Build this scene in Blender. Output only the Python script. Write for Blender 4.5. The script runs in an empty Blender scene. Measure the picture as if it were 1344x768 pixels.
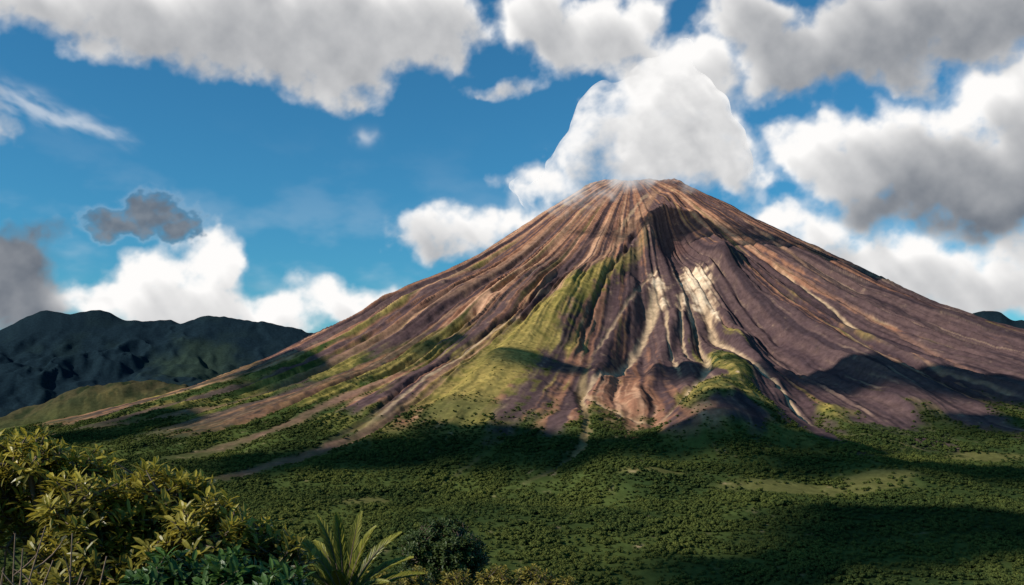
import bpy, math, numpy as np
from mathutils import Vector
rng=np.random.default_rng(7)
PITCH=math.radians(5.94); FPX=1306.7
# ---------------- noise ----------------
def _h(ix,iy,seed):
    n=(ix.astype(np.int64)*374761393+iy.astype(np.int64)*668265263+seed*974634777)&0xFFFFFFFF
    n=((n^(n>>13))*1274126177)&0xFFFFFFFF
    n=((n^(n>>16))*2246822519)&0xFFFFFFFF
    return ((n^(n>>15))&0xFFF)
_ct=np.cos(np.arange(4096)/4096*2*np.pi).astype(np.float32);_st=np.sin(np.arange(4096)/4096*2*np.pi).astype(np.float32)
def gn(x,y,seed=0):
    x=np.asarray(x,float);y=np.asarray(y,float)
    ix=np.floor(x);iy=np.floor(y);fx=(x-ix).astype(np.float32);fy=(y-iy).astype(np.float32)
    ix=ix.astype(np.int64);iy=iy.astype(np.int64)
    u=fx*fx*fx*(fx*(fx*6-15)+10);v=fy*fy*fy*(fy*(fy*6-15)+10)
    def c(a,b):
        t=_h(ix+a,iy+b,seed); return _ct[t]*(fx-a)+_st[t]*(fy-b)
    a=c(0,0);b=c(1,0);d=c(0,1);e=c(1,1)
    return (1.5*((a+(b-a)*u)*(1-v)+(d+(e-d)*u)*v)).astype(float)
def fbm(x,y,o=4,seed=0,g=.5):
    s=0;a=1.;t=0
    for i in range(o):
        s=s+a*gn(x,y,seed+i*17);t+=a;a*=g
        x,y=(x*1.6-y*1.2)+3.1,(x*1.2+y*1.6)+7.7
    return s/t*1.4
def fbms(x,y,o=4,seed=0,g=.5):
    s=0;a=1.;t=0
    for i in range(o):
        s=s+a*gn(x,y,seed+i*17);t+=a;a*=g;x=x*2+5.3;y=y*1.4+1.7
    return s/t*1.4
def ss(a,b,x):
    t=np.clip((x-a)/(b-a),0,1);return t*t*(3-2*t)
# ---------------- survey helpers ----------------
def ray(px,py):
    x=(px-672)/FPX;y=(384-py)/FPX
    return np.array([x,math.cos(PITCH)-y*math.sin(PITCH),math.sin(PITCH)+y*math.cos(PITCH)])
def at_y(px,py,Y):
    d=ray(px,py);return d*(Y/d[1])
# ---------------- terrain function ----------------
PX,PY=615.,5000.
def prof(tab):
    r=np.arange(0,12000,10.);z=np.interp(r,tab[0],tab[1])
    k=np.exp(-np.linspace(-2,2,13)**2);k/=k.sum()
    zp=np.pad(z,6,mode='edge');return np.convolve(zp,k,'valid')
LP=prof(([0,60,110,347,577,883,1113,1380,1571,1763,2069,2450,3025,3850,12000],[1094,1078,1052,898,740,562,445,288,192,110,18,-90,-210,-262,-265]))
RP=prof(([0,80,140,310,500,730,960,1150,1265,1495,1816,2250,2850,3450,4350,12000],[1094,1088,1068,960,835,698,570,446,385,280,170,40,-105,-190,-255,-265]))
crL=np.array([at_y(p,q,10500.) for p,q in [(-500,400),(-300,420),(-150,425),(0,430),(35,415),(60,405),(110,402),(160,410),(200,413),(235,421),(280,415),(330,420),(380,430),(425,440),(480,455),(600,480),(760,500),(1120,450),(1190,420),(1240,411),(1300,407),(1344,415),(1450,402),(1700,420)]])
crS=np.array([at_y(p,q,6600.) for p,q in [(-400,585),(-150,560),(0,546),(60,530),(110,509),(150,500),(180,497),(230,500),(280,505),(340,520),(450,560)]])
RG=np.arange(0,12000,10.)
def Hbase(x,y):
    dx=x-PX;dy=y-PY
    ax=np.abs(dx);dxe=np.sqrt(np.maximum(ax-150,0)**2+(.12*ax)**2)*np.sign(dx)
    r=np.hypot(dxe,dy)+1e-6
    w=ss(-.25,.95,dx/(np.hypot(dx,dy)+1e-6))
    c=np.interp(r,RG,LP)*(1-w)+np.interp(r,RG,RP)*w
    rc=np.hypot(x,y)
    zn=-2.0-.27*rc
    k=25.
    h=np.logaddexp(c/k,zn/k)*k
    zc=np.interp(x,crL[:,0],crL[:,2]);b=np.clip(1-np.abs(y-10500)/2600,0,1)**1.15
    h=h+(zc+265)*b*(y>6000)
    zs=np.interp(x,crS[:,0],crS[:,2]);b=np.exp(-((y-6600)/520)**2)
    m=ss(-700,-1300,x)
    h=np.maximum(h,h*(1-b*m)+zs*b*m)
    return h
_t=np.concatenate([np.linspace(300,8000,3000),np.linspace(8010,14000,500)])
_hc={}
def hit(px,py):
    if (px,py) in _hc: return _hc[(px,py)]
    d=ray(px,py);d=d/d[1];P=_t[:,None]*d
    g=Hbase(P[:,0],P[:,1])>=P[:,2]
    i=np.argmax(g) if g.any() else len(_t)-1
    _hc[(px,py)]=P[i];return P[i]
def spoly(pts):
    P=np.array([hit(*p)[:2] for p in pts])
    n=len(P)
    Q=np.vstack([2*P[0]-P[1],P,2*P[-1]-P[-2]]);o=[]
    for i in range(n-1):
        a,b,c,d=Q[i:i+4]
        for t in (0,.5):
            o.append(.5*(2*b+(c-a)*t+(2*a-5*b+4*c-d)*t*t+(3*b-a-3*c+d)*t**3))
    o.append(P[-1]);return np.array(o)
def pdist(x,y,poly,mar=None):
    best=np.full(x.shape,1e9);tt=np.zeros(x.shape);n=len(poly)-1
    if mar is not None:
        M=(x>poly[:,0].min()-mar)&(x<poly[:,0].max()+mar)&(y>poly[:,1].min()-mar)&(y<poly[:,1].max()+mar)
        b,t=pdist(x[M],y[M],poly);best[M]=b;tt[M]=t;return best,tt
    for i in range(n):
        a=poly[i];b=poly[i+1];ab=b-a;L=ab@ab+1e-9
        t=np.clip(((x-a[0])*ab[0]+(y-a[1])*ab[1])/L,0,1)
        d=np.hypot(x-a[0]-t*ab[0],y-a[1]-t*ab[1])
        m=d<best;best=np.where(m,d,best);tt=np.where(m,(i+t)/n,tt)
    return best,tt
def sblob(px,py,rx,ry):
    c=hit(px,py);t=hit(px,py-ry);b=hit(px,py+ry);l=hit(px+rx,py)
    R=min(max(abs(l[0]-c[0]),20),rx*5.5);D=min(max(abs(t[1]-b[1])/2,30),1200)
    return c[0],(t[1]+b[1])/2,R,D
def eblob(x,y,B):
    return np.exp(-(((x-B[0])/B[2])**2+((y-B[1])/B[3])**2))
# ---------------- terrain grid ----------------
az=np.concatenate([np.linspace(-180,-36,30),np.linspace(-35,-30.2,24),np.linspace(-30,30,1080),np.linspace(30.2,35,24),np.linspace(36,180,30)])
dd=np.concatenate([np.geomspace(1.5,1000,70),np.linspace(1010,2600,200),np.linspace(2605,5250,540),np.linspace(5280,9000,80),np.linspace(9020,11000,90),np.linspace(11100,14000,12),np.geomspace(15000,60000,12)])
A,D=np.meshgrid(np.radians(az),dd,indexing='xy')
X=D*np.sin(A);Y=D*np.cos(A)
Z=Hbase(X,Y)
dx=X-PX;dy=Y-PY;r=np.hypot(dx,dy)+1e-6;th=np.arctan2(dx,-dy+60)
wx=fbm(X/350,Y/350,3,5);wy=fbm(X/350,Y/350,3,9)
mtn=ss(3600,2400,r)
rc=np.hypot(X,Y)
f1=fbm(X/45,Y/45,4,131);f2=fbm(X/220,Y/220,4,141);f3=fbm(X/14,Y/14,2,151)
tw=th+wx*.007+fbm(X/90,Y/90,2,15)*.003
g1=fbms(tw*8+3,r/3600,2,21);g2=fbms(tw*19,r/2800+4,2,33);g3=fbms(tw*52,r/1700+9,2,44);g4=fbms(tw*130,r/1300+9,2,47)
basin=np.maximum(eblob(X,Y,sblob(880,440,110,90)),.9*eblob(X,Y,sblob(690,500,90,60)))
basin=ss(.15,.7,basin)
amp=np.clip((r-120)/1100,0,1)*mtn*ss(3200,1500,r)*(1-.72*basin)
mod=np.clip(.6+f2*.8,.15,1.25)
rid=lambda g:1-np.abs(g)*2.2
Z+=amp*(g1*44+ (rid(g2)-.6)*34*mod+(rid(g3)-.6)*9*mod+(rid(g4)-.6)*1.4)
Z+=ss(60,350,r)*mtn*fbm(X/50,Y/50,3,61)*2.8
und=ss(900,1500,rc)*(1-mtn*.4)*(r<5000)
Z+=und*(fbm(X/800,Y/800,3,71)*42+fbm(X/160,Y/160,3,73)*4)
for bx,by,A0,R0 in [(205,-10,18,48),(130,-20,-10,40),(-100,-10,8,40)]:
    Z+=A0*np.exp(-((dx-bx)**2+(dy-by)**2)/R0**2)
Z+=14*np.exp(-(dy/110)**2)*ss(330,220,np.abs(dx))*fbm(X/45,Y/60,4,66)
fm=ss(7600,8800,Y)*(Y<14000)
sp=fbm(X/1700+wx*.3,Y/2600,3,81)
zz=np.clip((Z+265)/900,0,1)
Z+=fm*((rid(sp)-.75)*180*np.clip(zz*(1.1-zz)*2.2,0,1)+fbm(X/260,Y/500,4,85)*12*np.clip(zz,0,1))
lm=np.exp(-((Y-6600)/700)**2)*ss(-700,-1300,X)
Z+=lm*(rid(fbm(X/450,Y/520,4,87))-.7)*50
Xw=X+wx*34;Yw=Y+wy*34
crest=spoly([(878,262),(850,310),(800,362),(745,412),(700,455),(650,500),(590,545)])
dc,tc=pdist(Xw,Yw,crest)
Z+=(22+56*tc)*np.exp(-(dc/(50+120*tc))**2)*(1-.6*ss(.8,1,tc))
arch=spoly([(845,325),(862,298),(885,284),(912,292),(938,318),(960,350)])
da,ta=pdist(Xw,Yw,arch)
Z+=38*np.exp(-(da/42)**2)
for (a,b,c,d_,dep) in [(890,322,26,24,-46),(905,430,80,60,-66),(820,450,50,50,-44),(990,430,50,40,-26)]:
    Z+=dep*eblob(X,Y,sblob(a,b,c,d_))
gh=spoly([(965,440),(962,480),(955,530),(930,590)])
d0,t0=pdist(Xw,Yw,gh);Z+=64*np.exp(-(d0/115)**2)
for pts,h_,w_ in [([(885,400),(868,450),(850,500),(835,535)],32,36),([(905,410),(900,460),(905,490)],16,24),([(945,400),(975,440),(1000,480),(1030,520)],30,34),([(835,370),(800,440),(775,500)],28,40),([(950,345),(1010,395),(1080,440),(1150,490),(1200,530)],42,80),([(760,560),(800,600),(840,640)],24,90),([(1000,560),(1100,600),(1200,640)],26,120)]:
    q,_=pdist(X+wx*20,Y+wy*20,spoly(pts));Z+=h_*np.exp(-(q/w_)**2)
# ---------------- colours ----------------
def C(*a): return np.array(a)
col=np.zeros(X.shape+(3,))
def mix(m,c):
    global col
    m=np.clip(m,0,1)[...,None]; col=col*(1-m)+np.asarray(c)*m
s1=fbms(tw*7+1,r/3400,2,101);s2=fbms(tw*22,r/3000,3,111);s3=fbms(tw*70,r/2000,3,121)
col[:]=C(.078,.048,.050)
mix(.5+s3*.6+f1*.4,C(.13,.080,.072))
mix(ss(.1,.6,s2+f1*.3)*.7,C(.046,.031,.038))
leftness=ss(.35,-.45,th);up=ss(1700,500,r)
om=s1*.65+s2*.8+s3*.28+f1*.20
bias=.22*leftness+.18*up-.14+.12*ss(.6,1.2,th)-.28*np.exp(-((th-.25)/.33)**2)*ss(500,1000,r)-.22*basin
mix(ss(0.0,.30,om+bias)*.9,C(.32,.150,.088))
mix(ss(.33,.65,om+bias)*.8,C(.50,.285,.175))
nb=1-.8*basin
mk1=np.clip(.5+1.4*f2+.8*s1,0,1)
mix(ss(.42,.56,fbms(tw*100+5,r/2600,2,171)+.14*f1)*.5*ss(300,900,r)*nb*mk1,C(.42,.28,.18))
mix(ss(.20,.5,fbms(tw*34+15,r/2600,3,181)+.14*f1)*.82*ss(150,500,r)*nb,C(.040,.028,.033))
edge=-75+ 215*ss(-.25,-.95,th)+60*ss(.9,1.5,th)
veg=ss(-.35,.25,(edge-Z)/130+f2*.55+s2*.7+g1*.3)
for (a,b,c,d_,k) in [(470,480,130,28,.9),(560,450,60,22,.7),(300,530,170,25,.8),(230,560,120,25,.9),(660,490,60,30,.9),(700,455,60,28,.8),(600,530,70,30,.9),(955,490,34,40,.9),(950,545,80,30,.9),(1180,560,120,16,.8)]:
    veg=np.maximum(veg,k*ss(.3,.65,eblob(X,Y,sblob(a,b,c,d_))+f2*.3+s2*.55+s3*.3))
strip=ss(.06,.34,fbms(tw*13+2.3,r/4200,2,195)+s3*.22+f1*.16)*ss(-.30,-.55,th)*ss(-150,-60,Z)
veg=veg*(1-.8*strip)
wcr=13+165*tc**1.4
veg=np.maximum(veg,ss(1.15,.4,dc/wcr+f1*.6+s3*.4)*ss(0.12,.45,tc)*.9)
for (a,b,c,d_,k) in [(820,520,45,28,1),(860,470,60,50,1),(1050,470,70,40,1),(1250,500,110,26,.9)]:
    veg=veg*(1-k*ss(.3,.6,eblob(X,Y,sblob(a,b,c,d_))+f2*.3))
veg=np.maximum(veg,ss(-110,-165,Z+f2*40))
off=(Y>5600)|(r>3500)
veg=np.where(off,1,veg);veg=np.clip(veg,0,1)
low=ss(20,-130,Z+f2*60)
grassy=np.clip(ss(-.3,.4,f2*.9+f1*.4)*(1-low)*.85+.95*ss(1.3,.4,dc/(60+220*tc))*(1-.35*ss(.85,1,tc)),0,1)
vc=C(.036,.058,.018)+(C(.09,.105,.026)-C(.036,.058,.018))*np.clip(.35+f1*.8,0,1)[...,None]*.6
gc=C(.17,.145,.036)+(C(.46,.33,.09)-C(.17,.145,.036))*np.clip(.5+f1*.9+s3*.3,0,1)[...,None]
vc=vc*(1-grassy[...,None])+gc*grassy[...,None]
patch=np.clip(.5+1.1*fbm(X/330,Y/330,3,147)+.4*f2,0,1)
lowc=C(.030,.048,.016)+(C(.075,.094,.025)-C(.030,.048,.016))*patch[...,None]
vc=vc*(1-low[...,None])+lowc*low[...,None]
col=col*(1-veg[...,None])+vc*veg[...,None]
mix(ss(.1,.5,f1+f3*.6)*veg*(1-low)*.6,C(.034,.050,.016))
mead=np.zeros_like(X)
for (a,b,c,d_) in [(1060,652,130,10),(1275,592,80,7),(1150,640,60,8),(600,548,60,12),(480,660,50,7),(860,640,60,6)]:
    mead=np.maximum(mead,ss(.25,.7,eblob(X,Y,sblob(a,b,c,d_))+f2*.4+f1*.15))
mix(mead*.8,C(.13,.12,.04))
bare=strip*.8
wob1=gn(X/40,Y/40,201);wob2=gn(X/40,Y/40,205)
BX=X+wx*8+wob1*5;BY=Y+wy*8+wob2*5
def stroke(pts,w0,w1,c,k=.9,dig=0,rough=.45,wob=1.):
    global Z,bare
    P=spoly(pts)
    d,t=pdist(BX,BY,P,160)
    w=(w0+(w1-w0)*t)*(.9+.5*f2+.25*f1)
    end=ss(0,.08,t)*ss(1,.8,t)
    m=ss(1.6,.45,d/w+f3*rough*.35+f1*rough*.5)
    mix(m*k*(.2+.8*end)*(.8+.4*f1),c)
    bare=np.maximum(bare,m*k)
    if dig: Z-=dig*np.exp(-(d/(w*1.5))**2)*end
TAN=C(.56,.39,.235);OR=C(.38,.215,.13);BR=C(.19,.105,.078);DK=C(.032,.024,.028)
stroke([(862,250),(838,290),(800,335),(765,375)],24,16,OR,.8)
stroke([(850,255),(832,280),(805,315)],12,8,TAN,.5)
stroke([(800,262),(720,330),(640,385),(560,430)],12,20,OR,.7)
stroke([(770,262),(690,325),(600,385),(500,440),(400,485)],14,30,OR,.6)
stroke([(845,262),(760,330),(690,385),(600,440),(520,480)],8,16,BR,.8)
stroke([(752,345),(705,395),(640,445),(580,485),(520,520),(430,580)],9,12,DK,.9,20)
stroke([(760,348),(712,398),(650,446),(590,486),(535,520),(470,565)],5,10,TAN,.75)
stroke([(700,425),(640,462),(570,505),(510,545)],7,9,OR,.8,6)
stroke([(600,500),(520,545),(440,580),(340,615),(270,640)],22,38,BR,.85,8)
stroke([(660,400),(560,465),(460,520),(360,560),(230,600)],18,44,BR,.8,8)
stroke([(560,410),(430,475),(300,525),(150,560),(20,585)],20,48,BR,.8,6)
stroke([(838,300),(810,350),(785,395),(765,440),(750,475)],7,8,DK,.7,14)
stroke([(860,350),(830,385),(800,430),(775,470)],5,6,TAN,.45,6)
slide=np.zeros_like(X)
for (a,b,c,d_,k) in [(912,362,24,17,1),(922,380,18,14,.9),(903,352,10,10,.8),(937,394,9,13,.8),(898,386,8,13,.75),(862,368,10,15,.9),(868,386,12,9,.7)]:
    slide=np.maximum(slide,k*eblob(X,Y,sblob(a,b,c,d_)))
f4=fbm(X/26,Y/26,3,197)
mix(ss(.2,.8,slide+f1*.28+f4*.3+s3*.2)*.95,C(.50,.33,.20))
mix(ss(.45,.85,slide+f1*.28+f4*.3+s3*.2)*.95,C(.72,.54,.37))
stroke([(862,365),(852,405),(832,440),(815,468),(795,492)],17,11,TAN,.95,10)
stroke([(812,470),(785,500),(765,520),(772,545)],9,7,TAN,.8,6)
stroke([(872,392),(876,430),(888,470),(892,495)],7,5,TAN,.85,6)
stroke([(893,375),(893,420),(905,455),(925,478)],8,6,TAN,.8,12)
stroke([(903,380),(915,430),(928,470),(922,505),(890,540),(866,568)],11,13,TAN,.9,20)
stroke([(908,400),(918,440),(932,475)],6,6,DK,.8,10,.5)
stroke([(922,375),(938,425),(960,455),(985,478),(1010,500),(1045,530),(1075,556)],15,11,TAN,.95,16)
stroke([(940,395),(965,425),(1000,445),(1035,465),(1065,505)],5,6,BR,.9,16)
stroke([(975,410),(1010,440),(1060,470)],4,5,DK,.8,10)
stroke([(812,480),(806,520),(825,542),(800,560)],8,9,OR,.8,6)
stroke([(765,505),(778,530),(820,548),(850,560)],9,8,TAN,.6,6)
stroke([(775,470),(762,520),(772,560),(768,590),(740,615),(690,632)],12,13,C(.24,.17,.085),.85,12)
stroke([(1020,345),(1080,390),(1130,425),(1180,455)],8,12,TAN,.9,10)
stroke([(950,290),(1010,335),(1080,380),(1170,430),(1260,475),(1344,510)],6,12,BR,.9,10)
stroke([(930,262),(1000,308),(1060,350),(1130,390)],8,12,OR,.8)
stroke([(965,315),(1020,360),(1060,392)],5,8,OR,.8,5)
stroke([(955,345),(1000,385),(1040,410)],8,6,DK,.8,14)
stroke([(1180,455),(1240,485),(1290,500),(1344,520)],8,9,OR,.7,6)
stroke([(1060,410),(1120,445),(1200,480),(1300,530)],6,8,DK,.7,9)
stroke([(905,265),(945,300),(1000,345),(1060,385)],6,14,C(.12,.11,.04),.6)
stroke([(1090,560),(1180,575),(1230,590)],6,8,C(.16,.13,.06),.6)
stroke([(640,590),(560,640),(520,660)],5,6,C(.13,.10,.05),.5)
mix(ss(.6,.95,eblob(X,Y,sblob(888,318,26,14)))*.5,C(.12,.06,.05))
mix((Y>7600)*1.,C(.011,.022,.030))  # far range: cloud shadow over it painted in as a dark colour
mix((Y>7600)*ss(.0,.6,fbm(X/500,Y/500,5,211))*.35,C(.017,.030,.027))
mix((Y>7600)*ss(.25,1.,eblob(X,Y,(-3000,9500,500,600))+fbm(X/250,Y/250,4,213)*.4)*.5,C(.038,.056,.030))  # sunlit patch on the far range, painted in as a lighter colour
mix(lm*1.*(Y>5700),C(.065,.055,.028));mix(lm*(Y>5700)*ss(-.1,.3,fbm(X/90,Y/140,5,221)),C(.028,.036,.017))
mix(ss(900,300,rc),C(.05,.06,.025))
# ---------------- mesh builder ----------------
def link(o,parent=None):
    bpy.context.scene.collection.objects.link(o)
    if parent: o.parent=parent
    return o
def mk(name,V,F,mat=None,smooth=True,cols=None,floats=None,parent=None,dolink=True):
    V=np.asarray(V,np.float32).reshape(-1,3);F=np.asarray(F,np.int32);k=F.shape[1]
    me=bpy.data.meshes.new(name);me.vertices.add(len(V));me.vertices.foreach_set('co',V.ravel())
    me.loops.add(F.size);me.loops.foreach_set('vertex_index',F.ravel())
    me.polygons.add(len(F));me.polygons.foreach_set('loop_start',np.arange(0,F.size,k,dtype=np.int32))
    me.polygons.foreach_set('loop_total',np.full(len(F),k,np.int32))
    me.polygons.foreach_set('use_smooth',np.full(len(F),smooth))
    if cols is not None:
        a=me.color_attributes.new('Col','FLOAT_COLOR','POINT')
        c=np.ones((len(V),4),np.float32);c[:,:3]=cols.reshape(-1,3);a.data.foreach_set('color',c.ravel())
    for n,v in (floats or {}).items():
        a=me.attributes.new(n,'FLOAT','POINT');a.data.foreach_set('value',np.asarray(v,np.float32).ravel())
    me.update(calc_edges=True)
    if mat: me.materials.append(mat)
    o=bpy.data.objects.new(name,me)
    if dolink: link(o,parent)
    return o
def gridfaces(n,m,flip=False):
    i=np.arange(n*m).reshape(n,m)
    q=np.stack([i[:-1,:-1],i[:-1,1:],i[1:,1:],i[1:,:-1]],-1).reshape(-1,4)
    return q[:,::-1] if flip else q
def newmat(name):
    m=bpy.data.materials.new(name);m.use_nodes=True;nt=m.node_tree;nt.nodes.clear()
    out=nt.nodes.new('ShaderNodeOutputMaterial');return m,nt,out
def N(nt,t,**k):
    n=nt.nodes.new(t)
    for a,b in k.items():
        if a.startswith('_'): setattr(n,a[1:],b)
        else: n.inputs[a.replace('__',' ')].default_value=b
    return n
m_ter,nt,out=newmat('volcanic_ground')
L=nt.links.new
at=N(nt,'ShaderNodeAttribute',_attribute_name='Col')
tc_=N(nt,'ShaderNodeTexCoord')
n1=N(nt,'ShaderNodeTexNoise',Scale=.05,Detail=5.,Roughness=.65)
L(tc_.outputs['Object'],n1.inputs['Vector'])
mr=N(nt,'ShaderNodeMapRange');mr.inputs[1].default_value=.3;mr.inputs[2].default_value=.7;mr.inputs[3].default_value=.7;mr.inputs[4].default_value=1.3
L(n1.outputs['Fac'],mr.inputs[0])
mx=N(nt,'ShaderNodeVectorMath',_operation='SCALE');L(at.outputs['Color'],mx.inputs[0]);L(mr.outputs[0],mx.inputs['Scale'])
bs=N(nt,'ShaderNodeBsdfDiffuse')
bp=N(nt,'ShaderNodeBump',Strength=.5,Distance=4.);L(n1.outputs['Fac'],bp.inputs['Height']);L(bp.outputs[0],bs.inputs['Normal'])
L(mx.outputs[0],bs.inputs['Color']);L(bs.outputs[0],out.inputs[0])
V=np.stack([X,Y,Z],-1)
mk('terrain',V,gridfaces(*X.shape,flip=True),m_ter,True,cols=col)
# ---------------- leaves / tubes ----------------
def nrm(v): return v/(np.linalg.norm(v,axis=-1,keepdims=True)+1e-9)
def leaves(P,Dr,Nm,Ln,Wd,droop=.25,fold=.25,tint=None):
    n=len(P);Dr=nrm(Dr);S=nrm(np.cross(Dr,Nm));Nn=nrm(np.cross(S,Dr))
    Ln=np.broadcast_to(Ln,(n,)).reshape(n,1);Wd=np.broadcast_to(Wd,(n,)).reshape(n,1)
    def row(t): return P+Dr*Ln*t-Nn*Ln*droop*t*t
    v=[P]
    for t,w in ((.35,.42),(.7,.46)):
        c=row(t);up=Nn*Wd*fold*w
        v+=[c-S*Wd*w+up,c,c+S*Wd*w+up]
    v+=[row(1.)]
    Vv=np.stack(v,1)
    T=np.array([[0,2,1],[0,3,2],[1,2,5],[1,5,4],[2,3,6],[2,6,5],[4,5,7],[5,6,7]])
    F=(np.arange(n)[:,None,None]*8+T).reshape(-1,3)
    ti=np.repeat(np.broadcast_to(tint if tint is not None else 0.,(n,)),8)
    return Vv.reshape(-1,3),F,ti
class Acc:
    def __init__(s): s.V=[];s.F=[];s.T=[];s.n=0
    def add(s,V,F,T=None):
        s.V.append(V);s.F.append(F+s.n);s.T.append(T if T is not None else np.zeros(len(V)));s.n+=len(V)
    def get(s): return np.concatenate(s.V),np.concatenate(s.F),np.concatenate(s.T)
def tube(P,R,k=6):
    P=np.asarray(P,float);n=len(P);T=nrm(np.gradient(P,axis=0))
    a=nrm(np.cross(T,np.array([.31,.22,.93])+0*T));b=np.cross(T,a)
    an=np.arange(k)*2*np.pi/k
    V=P[:,None]+(a[:,None]*np.cos(an)[None,:,None]+b[:,None]*np.sin(an)[None,:,None])*np.asarray(R).reshape(-1,1,1)
    i,j=np.meshgrid(np.arange(n-1),np.arange(k),indexing='ij');p=(i*k+j).ravel();q=(i*k+(j+1)%k).ravel()
    F=np.concatenate([np.stack([p,q,q+k],-1),np.stack([p,q+k,p+k],-1)])
    return V.reshape(-1,3),F
def bez(a,b,sag,n=5):
    t=np.linspace(0,1,n)[:,None];m=(a+b)/2+sag
    return a*(1-t)**2+2*m*t*(1-t)+b*t*t
def leafmat(name,c0,c1,trans=.35,rough=.45,inst=False):
    m,nt,out=newmat(name);L=nt.links.new
    rp=N(nt,'ShaderNodeMix',_data_type='RGBA');rp.inputs[6].default_value=(*c0,1);rp.inputs[7].default_value=(*c1,1)
    a=N(nt,'ShaderNodeAttribute',_attribute_name='tint')
    fac=a.outputs['Fac']
    if inst:
        oi=N(nt,'ShaderNodeAttribute',_attribute_name='patch',_attribute_type='INSTANCER')
        ad=N(nt,'ShaderNodeMath',_operation='MULTIPLY_ADD');ad.inputs[1].default_value=.7
        L(oi.outputs['Fac'],ad.inputs[0]);
        sc=N(nt,'ShaderNodeMath',_operation='MULTIPLY');sc.inputs[1].default_value=.4;L(fac,sc.inputs[0]);L(sc.outputs[0],ad.inputs[2]);fac=ad.outputs[0]
        L(fac,rp.inputs[0])
        b=N(nt,'ShaderNodeBsdfDiffuse');L(rp.outputs[2],b.inputs[0]);L(b.outputs[0],out.inputs[0]);return m
    L(fac,rp.inputs[0])
    b=N(nt,'ShaderNodeBsdfPrincipled',Roughness=rough);L(rp.outputs[2],b.inputs['Base Color'])
    b.inputs['Specular IOR Level'].default_value=.3
    t=N(nt,'ShaderNodeBsdfTranslucent');L(rp.outputs[2],t.inputs[0])
    ms=N(nt,'ShaderNodeMixShader');ms.inputs[0].default_value=trans
    L(b.outputs[0],ms.inputs[1]);L(t.outputs[0],ms.inputs[2]);L(ms.outputs[0],out.inputs[0]);return m
def barkmat(name,c):
    m,nt,out=newmat(name);L=nt.links.new
    n=N(nt,'ShaderNodeTexNoise',Scale=14.,Detail=5.);r_=N(nt,'ShaderNodeValToRGB')
    r_.color_ramp.elements[0].color=(*[x*.5 for x in c],1);r_.color_ramp.elements[1].color=(*c,1)
    b=N(nt,'ShaderNodeBsdfPrincipled',Roughness=.9);bu=N(nt,'ShaderNodeBump',Strength=.5,Distance=.02)
    L(n.outputs['Fac'],r_.inputs[0]);L(r_.outputs[0],b.inputs['Base Color']);L(n.outputs['Fac'],bu.inputs['Height']);L(bu.outputs[0],b.inputs['Normal']);L(b.outputs[0],out.inputs[0]);return m
def rdir(n):
    return nrm(rng.normal(size=(n,3)))
m_for=leafmat('forest_leaf',(.026,.045,.016),(.115,.125,.030),.2,.7,True)
bark=barkmat('bark',(.16,.11,.075))
fcol=bpy.data.collections.new('forest_tree_variants')
for k in range(5):
    ac=Acc();lob=[(rng.normal(size=3)*[2.4,2.4,.9]+[0,0,6.0],rng.uniform(2.0,3.4)) for _ in range(6)]
    for c,R in lob:
        d=rdir(34);d[:,2]=np.abs(d[:,2])*1.0-.25;d=nrm(d)
        P=c+d*R*rng.uniform(.8,1.12,(34,1))*[1,1,.8]
        nn=nrm(d+rdir(34)*.45);tg=nrm(np.cross(nn,rdir(34)))
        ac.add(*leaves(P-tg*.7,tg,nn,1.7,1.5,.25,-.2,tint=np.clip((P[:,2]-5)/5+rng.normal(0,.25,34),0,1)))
        v,f=tube([[0,0,2],[c[0]*.5,c[1]*.5,4.5],c],[.3,.2,.1],4);ac.add(v,f)
    v,f=tube([[0,0,-2],[0,0,2.5]],[.4,.3],5);ac.add(v,f)
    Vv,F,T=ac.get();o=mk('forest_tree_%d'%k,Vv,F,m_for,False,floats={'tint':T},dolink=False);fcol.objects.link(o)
cand=520000
ca=np.radians(rng.uniform(-33,33,cand));cd=np.sqrt(rng.uniform(1120**2,4300**2,cand))
ia=np.clip(np.searchsorted(az,np.degrees(ca)),1,len(az)-1);idd=np.clip(np.searchsorted(dd,cd),1,len(dd)-1)
gx=cd*np.sin(ca);gy=cd*np.cos(ca)
gz=(Z[idd,ia]+Z[idd-1,ia-1])/2
vg=veg[idd,ia]*(1-.9*mead[idd,ia])*(1-ss(.2,.6,bare[idd,ia]))*(1-.9*grassy[idd,ia]*(1-low[idd,ia]))
area=(4300**2-1120**2)*math.radians(66)/2
nz=fbm(gx/120,gy/120,3,305)
dens=.0130*ss(150,-130,gz+fbm(gx/200,gy/200,3,301)*110)+.002*ss(330,60,gz)
dens=dens*vg*(.45+.8*ss(-.4,.3,nz))
keep=rng.uniform(size=cand)<dens*area/cand
gx,gy,gz=gx[keep],gy[keep],gz[keep];ptc=patch[idd,ia][keep]
nT=len(gx)
sc=rng.uniform(.5,1.05,nT)*(1-.5*ss(-140,60,gz))*(.8+.5*ss(-.2,.5,nz[keep]))*np.where(rng.uniform(size=nT)<.05,1.4,1)
me=bpy.data.meshes.new('forest');me.vertices.add(nT);me.vertices.foreach_set('co',np.stack([gx,gy,gz-2.5*sc],-1).astype(np.float32).ravel())
a=me.attributes.new('sc','FLOAT','POINT');a.data.foreach_set('value',sc.astype(np.float32))
a=me.attributes.new('patch','FLOAT','POINT');a.data.foreach_set('value',np.clip(ptc*.8+rng.normal(.05,.16,nT),0,1).astype(np.float32))
a=me.attributes.new('rz','FLOAT_VECTOR','POINT');rv=np.zeros((nT,3),np.float32);rv[:,2]=rng.uniform(0,6.28,nT);a.data.foreach_set('vector',rv.ravel())
a=me.attributes.new('vi','INT','POINT');a.data.foreach_set('value',rng.integers(0,5,nT).astype(np.int32))
fo=link(bpy.data.objects.new('forest',me))
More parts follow.
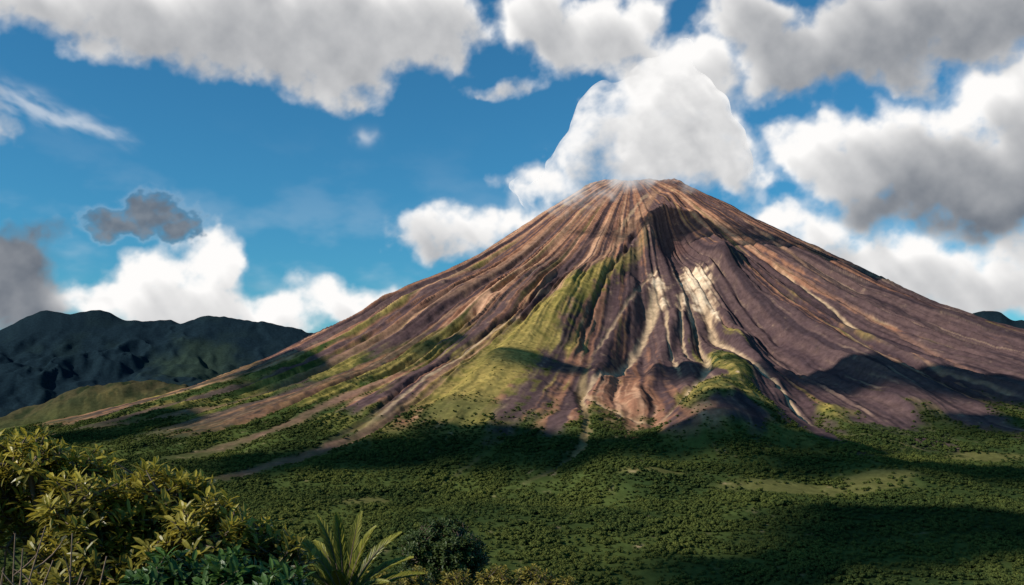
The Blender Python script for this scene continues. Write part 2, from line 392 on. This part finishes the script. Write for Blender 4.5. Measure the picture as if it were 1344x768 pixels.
ng=bpy.data.node_groups.new('scatter','GeometryNodeTree')
ng.interface.new_socket('Geometry',in_out='INPUT',socket_type='NodeSocketGeometry');ng.interface.new_socket('Geometry',in_out='OUTPUT',socket_type='NodeSocketGeometry')
gi=ng.nodes.new('NodeGroupInput');go=ng.nodes.new('NodeGroupOutput');ip=ng.nodes.new('GeometryNodeInstanceOnPoints')
ci=ng.nodes.new('GeometryNodeCollectionInfo');ci.inputs['Collection'].default_value=fcol;ci.inputs['Separate Children'].default_value=True;ci.inputs['Reset Children'].default_value=True
def na(n,t):
    x=ng.nodes.new('GeometryNodeInputNamedAttribute');x.data_type=t;x.inputs['Name'].default_value=n
    return next(o for o in x.outputs if o.enabled and o.name=='Attribute')
l=ng.links.new
l(gi.outputs[0],ip.inputs['Points']);l(ci.outputs[0],ip.inputs['Instance']);ip.inputs['Pick Instance'].default_value=True
l(na('vi','INT'),ip.inputs['Instance Index']);l(na('rz','FLOAT_VECTOR'),ip.inputs['Rotation']);l(na('sc','FLOAT'),ip.inputs['Scale']);l(ip.outputs[0],go.inputs[0])
md=fo.modifiers.new('scatter','NODES');md.node_group=ng
# ---------------- foreground plants ----------------
def gz0(x,y): return float(Hbase(np.array([x*1.]),np.array([y*1.]))[0])
def at_d(px,py,d): return at_y(px,py,d)
def empty(name,loc):
    e=bpy.data.objects.new(name,None);e.location=loc;link(e);return e
def child(name,V,F,mat,par,T=None,smooth=False):
    V=V-np.array(par.location)
    return mk(name,V,F,mat,smooth,floats={'tint':T} if T is not None else None,parent=par)
def shrub(name,lobes,base,ntips,leafL,leafW,nleaf,mat,bark,limb=12,sub=70,upb=.9,thin=.012,seed=1,t0=.6):
    global rng
    rng=np.random.default_rng(seed)
    base=np.array(base,float);base[2]=gz0(base[0],base[1])-.1
    par=empty(name,base)
    cs=np.array([l[0] for l in lobes]);rs=np.array([l[1] for l in lobes])
    pr=rs**2/np.sum(rs**2)
    def samp(n,lo,hi):
        i=rng.choice(len(lobes),n,p=pr);d=rdir(n);d[:,2]=np.where(rng.uniform(size=n)<upb,np.abs(d[:,2]),d[:,2])
        return cs[i]+d*rs[i][:,None]*rng.uniform(lo,hi,(n,1)),d
    tips,td=samp(ntips,.55,1.15)
    L1,_=samp(limb,.15,.4);L2,_=samp(sub,.4,.8)
    br=Acc();lv=Acc()
    for p in L1:
        s=rng.normal(size=3)*.12*rs.mean();st=base+rng.normal(size=3)*[.25,.25,0]*rs.mean()
        v,f=tube(bez(st,p,s+[0,0,.1],8),np.linspace(thin*3.2,thin*1.7,8));br.add(v,f)
    for p in L2:
        j=np.argmin(np.linalg.norm(L1-p,axis=1)+.8*np.maximum(0,L1[:,2]-p[2]))
        v,f=tube(bez(L1[j],p,rng.normal(size=3)*.08*rs.mean()-[0,0,.08*rs.mean()],6),np.linspace(thin*1.7,thin*.8,6),5);br.add(v,f)
    for p in tips:
        j=np.argmin(np.linalg.norm(L2-p,axis=1)+.8*np.maximum(0,L2[:,2]-p[2]))
        v,f=tube(bez(L2[j],p,rng.normal(size=3)*.05*rs.mean()-[0,0,.05*rs.mean()],4),np.linspace(thin*.8,thin*.35,4),4);br.add(v,f)
    zt=tips[:,2];zr=(zt-zt.min())/(np.ptp(zt)+1e-6)
    ax=nrm(td*.6+np.array([0,0,.8])+rdir(ntips)*.35)
    clump=rng.normal(0,.16,ntips)
    for k in range(nleaf):
        ang=k*2.39996+rng.uniform(0,6.28,ntips)*.15
        a1=nrm(np.cross(ax,np.array([.9,.1,.3])));a2=np.cross(ax,a1)
        rad=a1*np.cos(ang)[:,None]+a2*np.sin(ang)[:,None]
        el=np.interp(k,[0,nleaf],[1.4,-.25])+rng.normal(0,.25,ntips)
        d=rad+ax*el[:,None]*.9
        P=tips-ax*leafL*.07*k
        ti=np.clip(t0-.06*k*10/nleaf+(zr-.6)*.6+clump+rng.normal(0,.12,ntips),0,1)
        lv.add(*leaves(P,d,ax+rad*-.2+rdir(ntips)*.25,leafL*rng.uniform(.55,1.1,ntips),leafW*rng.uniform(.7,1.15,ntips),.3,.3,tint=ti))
    V,F,T=br.get();child('branches',V,F,bark,par,smooth=True)
    V,F,T=lv.get();child('leaves',V,F,mat,par,T)
    return par
def lob(px,py,r,d): 
    return (at_d(px,py,d),r/FPX*d)
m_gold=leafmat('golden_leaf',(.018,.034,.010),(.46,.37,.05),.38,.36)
m_dkleaf=leafmat('dark_leaf',(.014,.028,.010),(.06,.085,.02),.25,.5)
m_green=leafmat('green_leaf',(.02,.05,.014),(.08,.15,.03),.3,.4)
m_yel=leafmat('yellow_leaf',(.04,.055,.015),(.27,.21,.035),.3,.5)
lobes=[lob(20,680,70,9.5),lob(45,614,40,9.2),lob(120,686,65,9),lob(118,634,40,9.6),lob(195,686,62,9.2),lob(190,630,28,9.5),lob(240,660,38,9.6),lob(280,714,54,8.8),lob(300,678,26,9),lob(335,715,40,9.2),lob(368,748,42,9),lob(130,760,80,8.9),lob(-60,680,90,9.3),lob(-5,610,40,9.4),lob(230,780,80,8.9)]
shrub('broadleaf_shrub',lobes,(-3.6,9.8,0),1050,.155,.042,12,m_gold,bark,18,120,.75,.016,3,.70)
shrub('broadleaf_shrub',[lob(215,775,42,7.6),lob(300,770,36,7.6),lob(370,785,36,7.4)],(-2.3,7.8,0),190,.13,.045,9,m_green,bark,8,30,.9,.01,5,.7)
shrub('round_tree',[lob(570,728,40,24),lob(600,733,34,23.6),lob(548,722,22,23.6),lob(590,710,26,24.3),lob(575,765,50,24),lob(618,742,20,24)],(-1.8,24.2,0),2600,.12,.055,9,m_dkleaf,bark,14,120,.75,.02,8,1.0)
shrub('flowering_shrub',[lob(545,776,26,15),lob(600,782,28,15),lob(650,776,28,15),lob(700,776,28,15),lob(735,786,26,15),lob(500,782,28,14)],(-.7,15,0),700,.09,.035,8,m_yel,bark,10,60,.95,.01,9,.9)
rng=np.random.default_rng(12)
m_palm=leafmat('palm_leaf',(.035,.065,.013),(.34,.32,.05),.35,.4)
pd=10.5;cb=at_d(452,800,pd)
par=empty('palm_plant',(cb[0],cb[1],gz0(cb[0],cb[1])-.1))
st=Acc();lf=Acc()
b0=np.array(par.location)
v,f=tube(bez(b0,cb,np.array([.05,0,0]),8),np.linspace(.13,.08,8),9);st.add(v,f)
fr=[(-82,62,.1),(-62,95,-.3),(-38,112,.2),(-10,118,-.2),(16,116,.25),(40,104,-.4),(66,92,.2),(84,66,-.2),(96,42,.2),(-98,38,-.2),(0,60,-1.1),(-70,40,-.8),(60,45,-.9),(-50,75,.9)]
for fx,fy,fdp in fr:
    s=1/FPX*pd
    tip=cb+np.array([fx*s,fdp*.55,fy*s]);Ln=np.linalg.norm(tip-cb)
    mid=np.array([fx*s*-.16,0,Ln*.17])
    P=bez(cb,tip,mid,26);T=nrm(np.gradient(P,axis=0))
    v,f=tube(P,np.linspace(.014,.003,26),5);st.add(v,f)
    q=P[3:];Tq=T[3:];side=nrm(np.cross(Tq,np.array([0,-.5,.85])));up_=nrm(np.cross(side,Tq))
    u=np.linspace(0,1,len(q))
    ll=.20*np.sin(np.pi*(.12+.83*u))**.7*(1.05-.45*u)
    for sg in (-1,1):
        for h in (0,.5):
            Pq=q+Tq*h*Ln/26
            d=Tq*1.0+side*sg*.36+up_*.15+rdir(len(q))*.05
            lf.add(*leaves(Pq,d,up_-side*sg*.3,ll,.028,.12,.3,tint=np.clip(.3+.5*u+rng.normal(0,.15,len(q)),0,1)))
V,F,T=st.get();child('stem',V,F,bark,par,smooth=True);V,F,T=lf.get();child('fronds',V,F,m_palm,par,T)
par=empty('dry_branch_bush',(-3.6,7.9,gz0(-3.6,7.9)-.1));ac=Acc();b0=np.array(par.location)
for (px,py) in [(5,745),(60,690),(95,700),(30,720),(110,745),(70,735),(20,700),(140,730)]:
    p=at_d(px,py,7.8+rng.uniform(-.2,.3));k=bez(b0+rng.normal(size=3)*[.2,.1,0],p,np.array([-.25,0,-.1])+rng.normal(size=3)*.06,12)
    v,f=tube(k,np.linspace(.020,.005,12),6);ac.add(v,f)
    for j in (6,8,9,10):
        e=k[j]+nrm(np.array([rng.normal(),rng.normal()*.4,abs(rng.normal())+.3]))*rng.uniform(.15,.35)
        v,f=tube(bez(k[j],e,rng.normal(size=3)*.03,5),np.linspace(.008,.003,5),4);ac.add(v,f)
V,F,T=ac.get();child('branches',V,F,barkmat('dry_bark',(.28,.18,.12)),par,smooth=True)
# ---------------- sun / sky ----------------
sd=np.array([-.80,-.32,.54]);sd/=np.linalg.norm(sd)
el=math.asin(sd[2]);rot=math.atan2(sd[0],sd[1])
sl=bpy.data.lights.new('sun','SUN');sl.energy=5.;sl.angle=math.radians(.5);sl.color=(1,.94,.84)
so=link(bpy.data.objects.new('sun',sl));so.rotation_euler=Vector(sd).to_track_quat('Z','Y').to_euler()
w=bpy.data.worlds.new('World');bpy.context.scene.world=w;w.use_nodes=True;nt=w.node_tree;bg=nt.nodes['Background']
sk=nt.nodes.new('ShaderNodeTexSky');sk.sky_type='NISHITA';sk.sun_disc=False;sk.sun_elevation=el;sk.sun_rotation=rot%(2*math.pi);sk.air_density=1.;sk.dust_density=.3;sk.ozone_density=2.5
vm=nt.nodes.new('ShaderNodeVectorMath');vm.operation='MULTIPLY';vm.inputs[1].default_value=(.38,1.15,1.45)
nt.links.new(sk.outputs[0],vm.inputs[0]);nt.links.new(vm.outputs[0],bg.inputs[0]);bg.inputs[1].default_value=.070
# ---------------- clouds ----------------
def cloudmat(name):
    m,nt,out=newmat(name);L=nt.links.new
    a=N(nt,'ShaderNodeAttribute',_attribute_name='dens');t=N(nt,'ShaderNodeAttribute',_attribute_name='painted_light')
    c=N(nt,'ShaderNodeMix',_data_type='RGBA');c.inputs[6].default_value=(.10,.125,.165,1);c.inputs[7].default_value=(1.,.985,.97,1)
    L(t.outputs['Fac'],c.inputs[0])
    em=N(nt,'ShaderNodeEmission',Strength=1.);L(c.outputs[2],em.inputs[0])  # clouds emit their painted light and shade, the sun lamp does not shade them
    tp=N(nt,'ShaderNodeBsdfTransparent');m2=N(nt,'ShaderNodeMixShader');L(a.outputs['Fac'],m2.inputs[0]);L(tp.outputs[0],m2.inputs[1]);L(em.outputs[0],m2.inputs[2]);L(m2.outputs[0],out.inputs[0])
    m.cycles.emission_sampling='NONE';return m
m_cl=cloudmat('cloud_painted_light')
def field(U,V,blobs,nsc,namp,seed,warp=.5):
    wu=fbm(U/nsc*.7,V/nsc*.7,5,seed+1)*nsc*warp;wv=fbm(U/nsc*.7,V/nsc*.7,5,seed+2)*nsc*warp
    U2=U+wu;V2=V+wv;k=nsc*.12
    acc=np.full(U.shape,-40*nsc/k);tn=np.zeros(U.shape);tw_=np.full(U.shape,1e-9)
    for (cx,cy,rx,ry,tone,opt) in blobs:
        q=((U2-cx)/rx)**2+((V2-cy)/ry)**2
        h=min(rx,ry)*(1-q);acc=np.logaddexp(acc,np.maximum(h,-40*nsc)/k)
        g=np.exp(-q*1.3)+1e-6/(1+q);tn+=g*tone;tw_+=g
    n=fbm(U/nsc,V/nsc*1.15,6,seed+5,.55);bil=np.abs(fbm(U/nsc*1.3,V/nsc*1.3,6,seed+9,.52))
    return acc*k+(n*.75-bil*.9+.15)*namp, tn/tw_
def blur(a,n):
    k=np.hanning(n+2)[1:-1];k/=k.sum()
    a=np.apply_along_axis(lambda v:np.convolve(np.pad(v,n//2,mode='edge'),k,'valid'),0,a)
    return np.apply_along_axis(lambda v:np.convolve(np.pad(v,n//2,mode='edge'),k,'valid'),1,a)
def shift(a,dr,dc):
    o=np.zeros_like(a);n,m=a.shape
    rs=slice(max(0,dr),n+min(0,dr));rd=slice(max(0,-dr),n+min(0,-dr))
    cs=slice(max(0,dc),m+min(0,dc));cd_=slice(max(0,-dc),m+min(0,-dc))
    o[rd,cd_]=a[rs,cs];return o
def scatter(Dn,du,dv,unit,ext,steps=14,span=2.2):
    # precomputed sunlight from the upper left, marched through density, painted into cloud emission
    dn=np.clip(Dn/unit,0,1.6);od=np.zeros_like(dn);ls=0
    for i in range(1,steps+1):
        s_=span*(i/steps)**1.5;ds=s_-ls;ls=s_
        od+=shift(dn,int(round(s_*unit*.80/dv)),int(round(-s_*unit*.60/du)))*ds
    return np.exp(-ext*od)*.8+.2*np.exp(-ext*.25*od), dn
RD=22000.;DG=RD*math.pi/180
ga=np.linspace(-40,40,1400);ge=np.linspace(.5,29,640)
AA,EE=np.meshgrid(ga,ge)
def bl(px,py,rx,ry,tone=.85,o=1):
    d=ray(px,py);return (math.degrees(math.atan2(d[0],d[1])),math.degrees(math.atan2(d[2],math.hypot(d[0],d[1]))),rx*.0425,ry*.0425,tone,o)
B=[bl(*b) for b in [
(90,5,120,42,.9),(220,25,150,58,.9),(380,35,160,76,.95),(520,20,105,66,1.05),(460,95,60,38,.9),(280,75,90,34,.68),
(15,350,62,48,.06),(5,395,74,40,.08),
(205,345,50,36,1.5),(270,338,34,32,1.6),(160,378,60,28,1.45),(105,392,40,20,1.3),(240,400,95,38,1.3),(415,382,52,30,1.6),(370,402,56,34,1.5),(460,405,62,32,1.5),(300,425,130,28,1.3),(120,385,22,10,.3),(350,390,24,10,.25),(500,420,54,26,1.3),
(590,312,56,24,.95),(645,304,44,24,1.1),(690,292,38,22,1.2),(560,322,30,15,.6),
(700,25,58,46,.95),(765,50,66,46,1.1),(820,30,56,44,1.1),(850,95,52,44,1.3),(660,112,36,9,.5),(930,150,54,46,1.35),(905,110,64,46,1.35),(960,215,34,40,1.15),(700,235,36,20,1.1),(870,190,80,60,1.2),
(990,25,70,42,.78),(1060,58,110,56,.68),(1190,22,140,50,.55),(1320,20,110,40,.42),(1130,88,86,30,.5),
(1292,112,64,34,1.7),(1335,135,54,50,1.5),(1240,150,60,28,1.4),(1060,195,52,38,1.6),(1120,215,84,44,1.1),(1220,220,120,54,.6),(1320,225,96,62,.5),(1180,272,86,26,.15),(1290,285,86,24,.08),
(1010,292,50,22,1.2),(1070,315,58,26,1.3),(1205,322,46,20,1.7),(1140,340,80,22,.85),(1290,335,80,20,1.1),(1240,372,110,30,1.15),(1340,382,80,40,1.15),(1130,362,66,26,1.05),(1040,350,60,22,1.1),(1250,402,120,20,1.1),
(-160,150,120,60,.6),(-120,380,120,50,.9),(1480,150,120,90,.6),(1480,370,120,50,.9)]]
Dn,tone=field(AA,EE,B,3.2,1.45,400)
c0,c1=[bl(p,q,1,1)[:2] for p,q in [(-20,120),(195,192)]]
dcr,tcr=pdist(AA+fbm(AA,EE*2,3,440)*.3,EE+fbm(AA/2,EE,3,441)*.35,np.array([c0,c1]))
cir=.42*np.exp(-(dcr/(.8-.5*tcr))**2)*ss(1,.7,tcr)*np.clip(.6+fbm((AA*.9-EE*.5)*.5,(EE*.9+AA*.45)*1.5,4,450),0,1)
wis=bl(480,180,1,1);wis=.4*np.exp(-((AA-wis[0]+fbm(AA,EE,3,455)*.5)/.6)**2-((EE-wis[1])/.4)**2)
lit,dn=scatter(Dn,ga[1]-ga[0],ge[1]-ge[0],1.0,.46)
al=ss(-.35,1.0,Dn)
Db=blur(Dn,25)
halo=.45*ss(-1.3,.6,Db+fbm(AA/.9,EE/.9,4,471)*.8)
veil=.16*ss(-.1,.6,fbm(AA/6,EE/3,5,460))*ss(16,5,EE)
tone=np.where(Dn>-1.2,tone,.9);tone=blur(tone,15)
fine=fbm(AA/1.6,EE/1.6,4,470,.5)
painted_light=tone*(.20+.95*blur(lit,5))+fine*.08-.02  # sunlit tops and shaded undersides painted into the cloud emission
painted_light=np.clip(painted_light,0,1.0)
al=1-(1-al)*(1-cir)*(1-wis)*(1-veil)*(1-halo)
wf1=fbm(AA/1.5,EE/1.5,4,481);wf2=fbm(AA/1.5,EE/1.5,4,482)
fr_=np.zeros_like(AA)
for px,py,rx,ry in [(158,296,42,17),(203,281,40,26),(232,302,28,17),(185,268,22,12)]:
    b_=bl(px,py,rx,ry);fr_=np.maximum(fr_,np.exp(-((AA+wf1*.9-b_[0])/b_[2])**2-((EE+wf2*.5-b_[1])/b_[3])**2))
env=ss(.04,.35,fr_)
fr_=ss(.0,.9,fr_+fbm(AA/.8,EE/.6,5,483)*.28)*env*.92
fg=ss(0,.35,fr_)
painted_light=painted_light*(1-fg)+fg*(.05+.08*ss(-.5,.6,fbm(AA/1.2,EE/1.,4,484)))
al=1-(1-al*(1-fg*.5))*(1-fr_)
edge_=ss(-40,-38,AA)*ss(40,38,AA)*ss(29,27.5,EE);al=al*edge_
relief=blur(DG*.6*np.sqrt(np.clip(Db+.9,0,None)),15)
ar,er=np.radians(AA),np.radians(EE)
Nv=np.stack([np.sin(ar)*np.cos(er),np.cos(ar)*np.cos(er),np.sin(er)],-1)
P=Nv*(RD-relief[...,None])
mk('clouds',P,gridfaces(*AA.shape),m_cl,True,floats={'dens':al,'painted_light':painted_light})
RS=800.;s_=np.linspace(-1200,1200,700);z_=np.linspace(760,1800,320)
SS,ZZ=np.meshgrid(s_,z_)
def b2(px,py,rx,ry,t=1.):
    d=at_y(px,py,4240.);k=4240/FPX;return (d[0]-PX*4240/5000*1.0-95,d[2],rx*k,ry*k,t,1)
B=[b2(*b) for b in [(700,232,50,26,1.1),(750,228,58,36,1.05),(800,228,54,34,.92),(848,224,46,26,.85),(790,190,68,44,1.2),(840,165,66,54,1.25),(905,155,56,50,1.2),(945,195,48,46,1.1),(900,198,60,32,.9),(950,228,34,20,.85),(870,118,40,28,1.3)]]
Ds_,ts=field(SS,ZZ,B,210.,150.,500,.8)
Dsb=blur(Ds_,21)
als=ss(-110,190,Ds_+fbm(SS/60,ZZ/60,4,474)*40)*.97
als=als*ss(775,880,ZZ+fbm(SS/120,ZZ/100,4,473)*90)
lit,_=scatter(Ds_,s_[1]-s_[0],z_[1]-z_[0],76.,.38)
painted_light=np.clip(blur(ts,15)*(.24+.98*blur(lit,5))+fbm(SS/90,ZZ/90,4,470,.5)*.12-.02,0,1.0)  # summit cloud carries the same painted light and shade
rel=blur(60*np.sqrt(np.clip((Dsb+60)/60,0,None)),9)
a_=SS/RS
Rr=RS+rel
P=np.stack([PX+Rr*np.sin(a_),PY-Rr*np.cos(a_)*1.0,ZZ],-1)
mk('summit_cloud',P,gridfaces(*SS.shape),m_cl,True,floats={'dens':als,'painted_light':painted_light})
ZC=2100.
xs=np.linspace(-7000,1500,380);ys=np.linspace(-800,5600,290);XX,YY=np.meshgrid(xs,ys)
def cb_(px,py,rx,ry,t=.8):
    c=hit(px,py);B_=sblob(px,py,rx,ry);k=(ZC-c[2])/sd[2]
    return (B_[0]+sd[0]*k,B_[1]+sd[1]*k,max(B_[2],110),max(B_[3],110),t,1)
B=[cb_(*b) for b in [(330,610,120,22),(430,600,120,26),(600,590,130,34),(700,598,100,26),(870,600,140,12),(1010,595,120,12),(1100,500,110,26),(1250,505,110,30),(1200,625,240,12),(1200,720,300,44),(880,745,200,18),(560,462,54,14),(350,495,70,14),(180,560,70,12),(870,490,54,30),(960,565,60,18),(690,490,44,14),(893,300,34,14),(60,590,80,12),(1300,560,60,20)]]
Dc,t3=field(XX,YY,B,420.,90.,600,warp=.3)
alc=ss(-50,60,Dc)*.97
P=np.stack([XX,YY,ZC+np.sqrt(np.clip(Dc,0,None)*60)*1.2],-1)
mk('passing_cloud',P,gridfaces(*XX.shape),m_cl,True,floats={'dens':alc,'painted_light':t3*.6})
# ---------------- camera ----------------
cam=bpy.data.cameras.new('camera');cam.lens=35;cam.sensor_width=36;cam.clip_start=.1;cam.clip_end=90000
co=link(bpy.data.objects.new('camera',cam));co.rotation_euler=(math.radians(90)+PITCH,0,0);bpy.context.scene.camera=co
s=bpy.context.scene;s.view_settings.view_transform='Standard';s.view_settings.look='None';s.view_settings.exposure=0
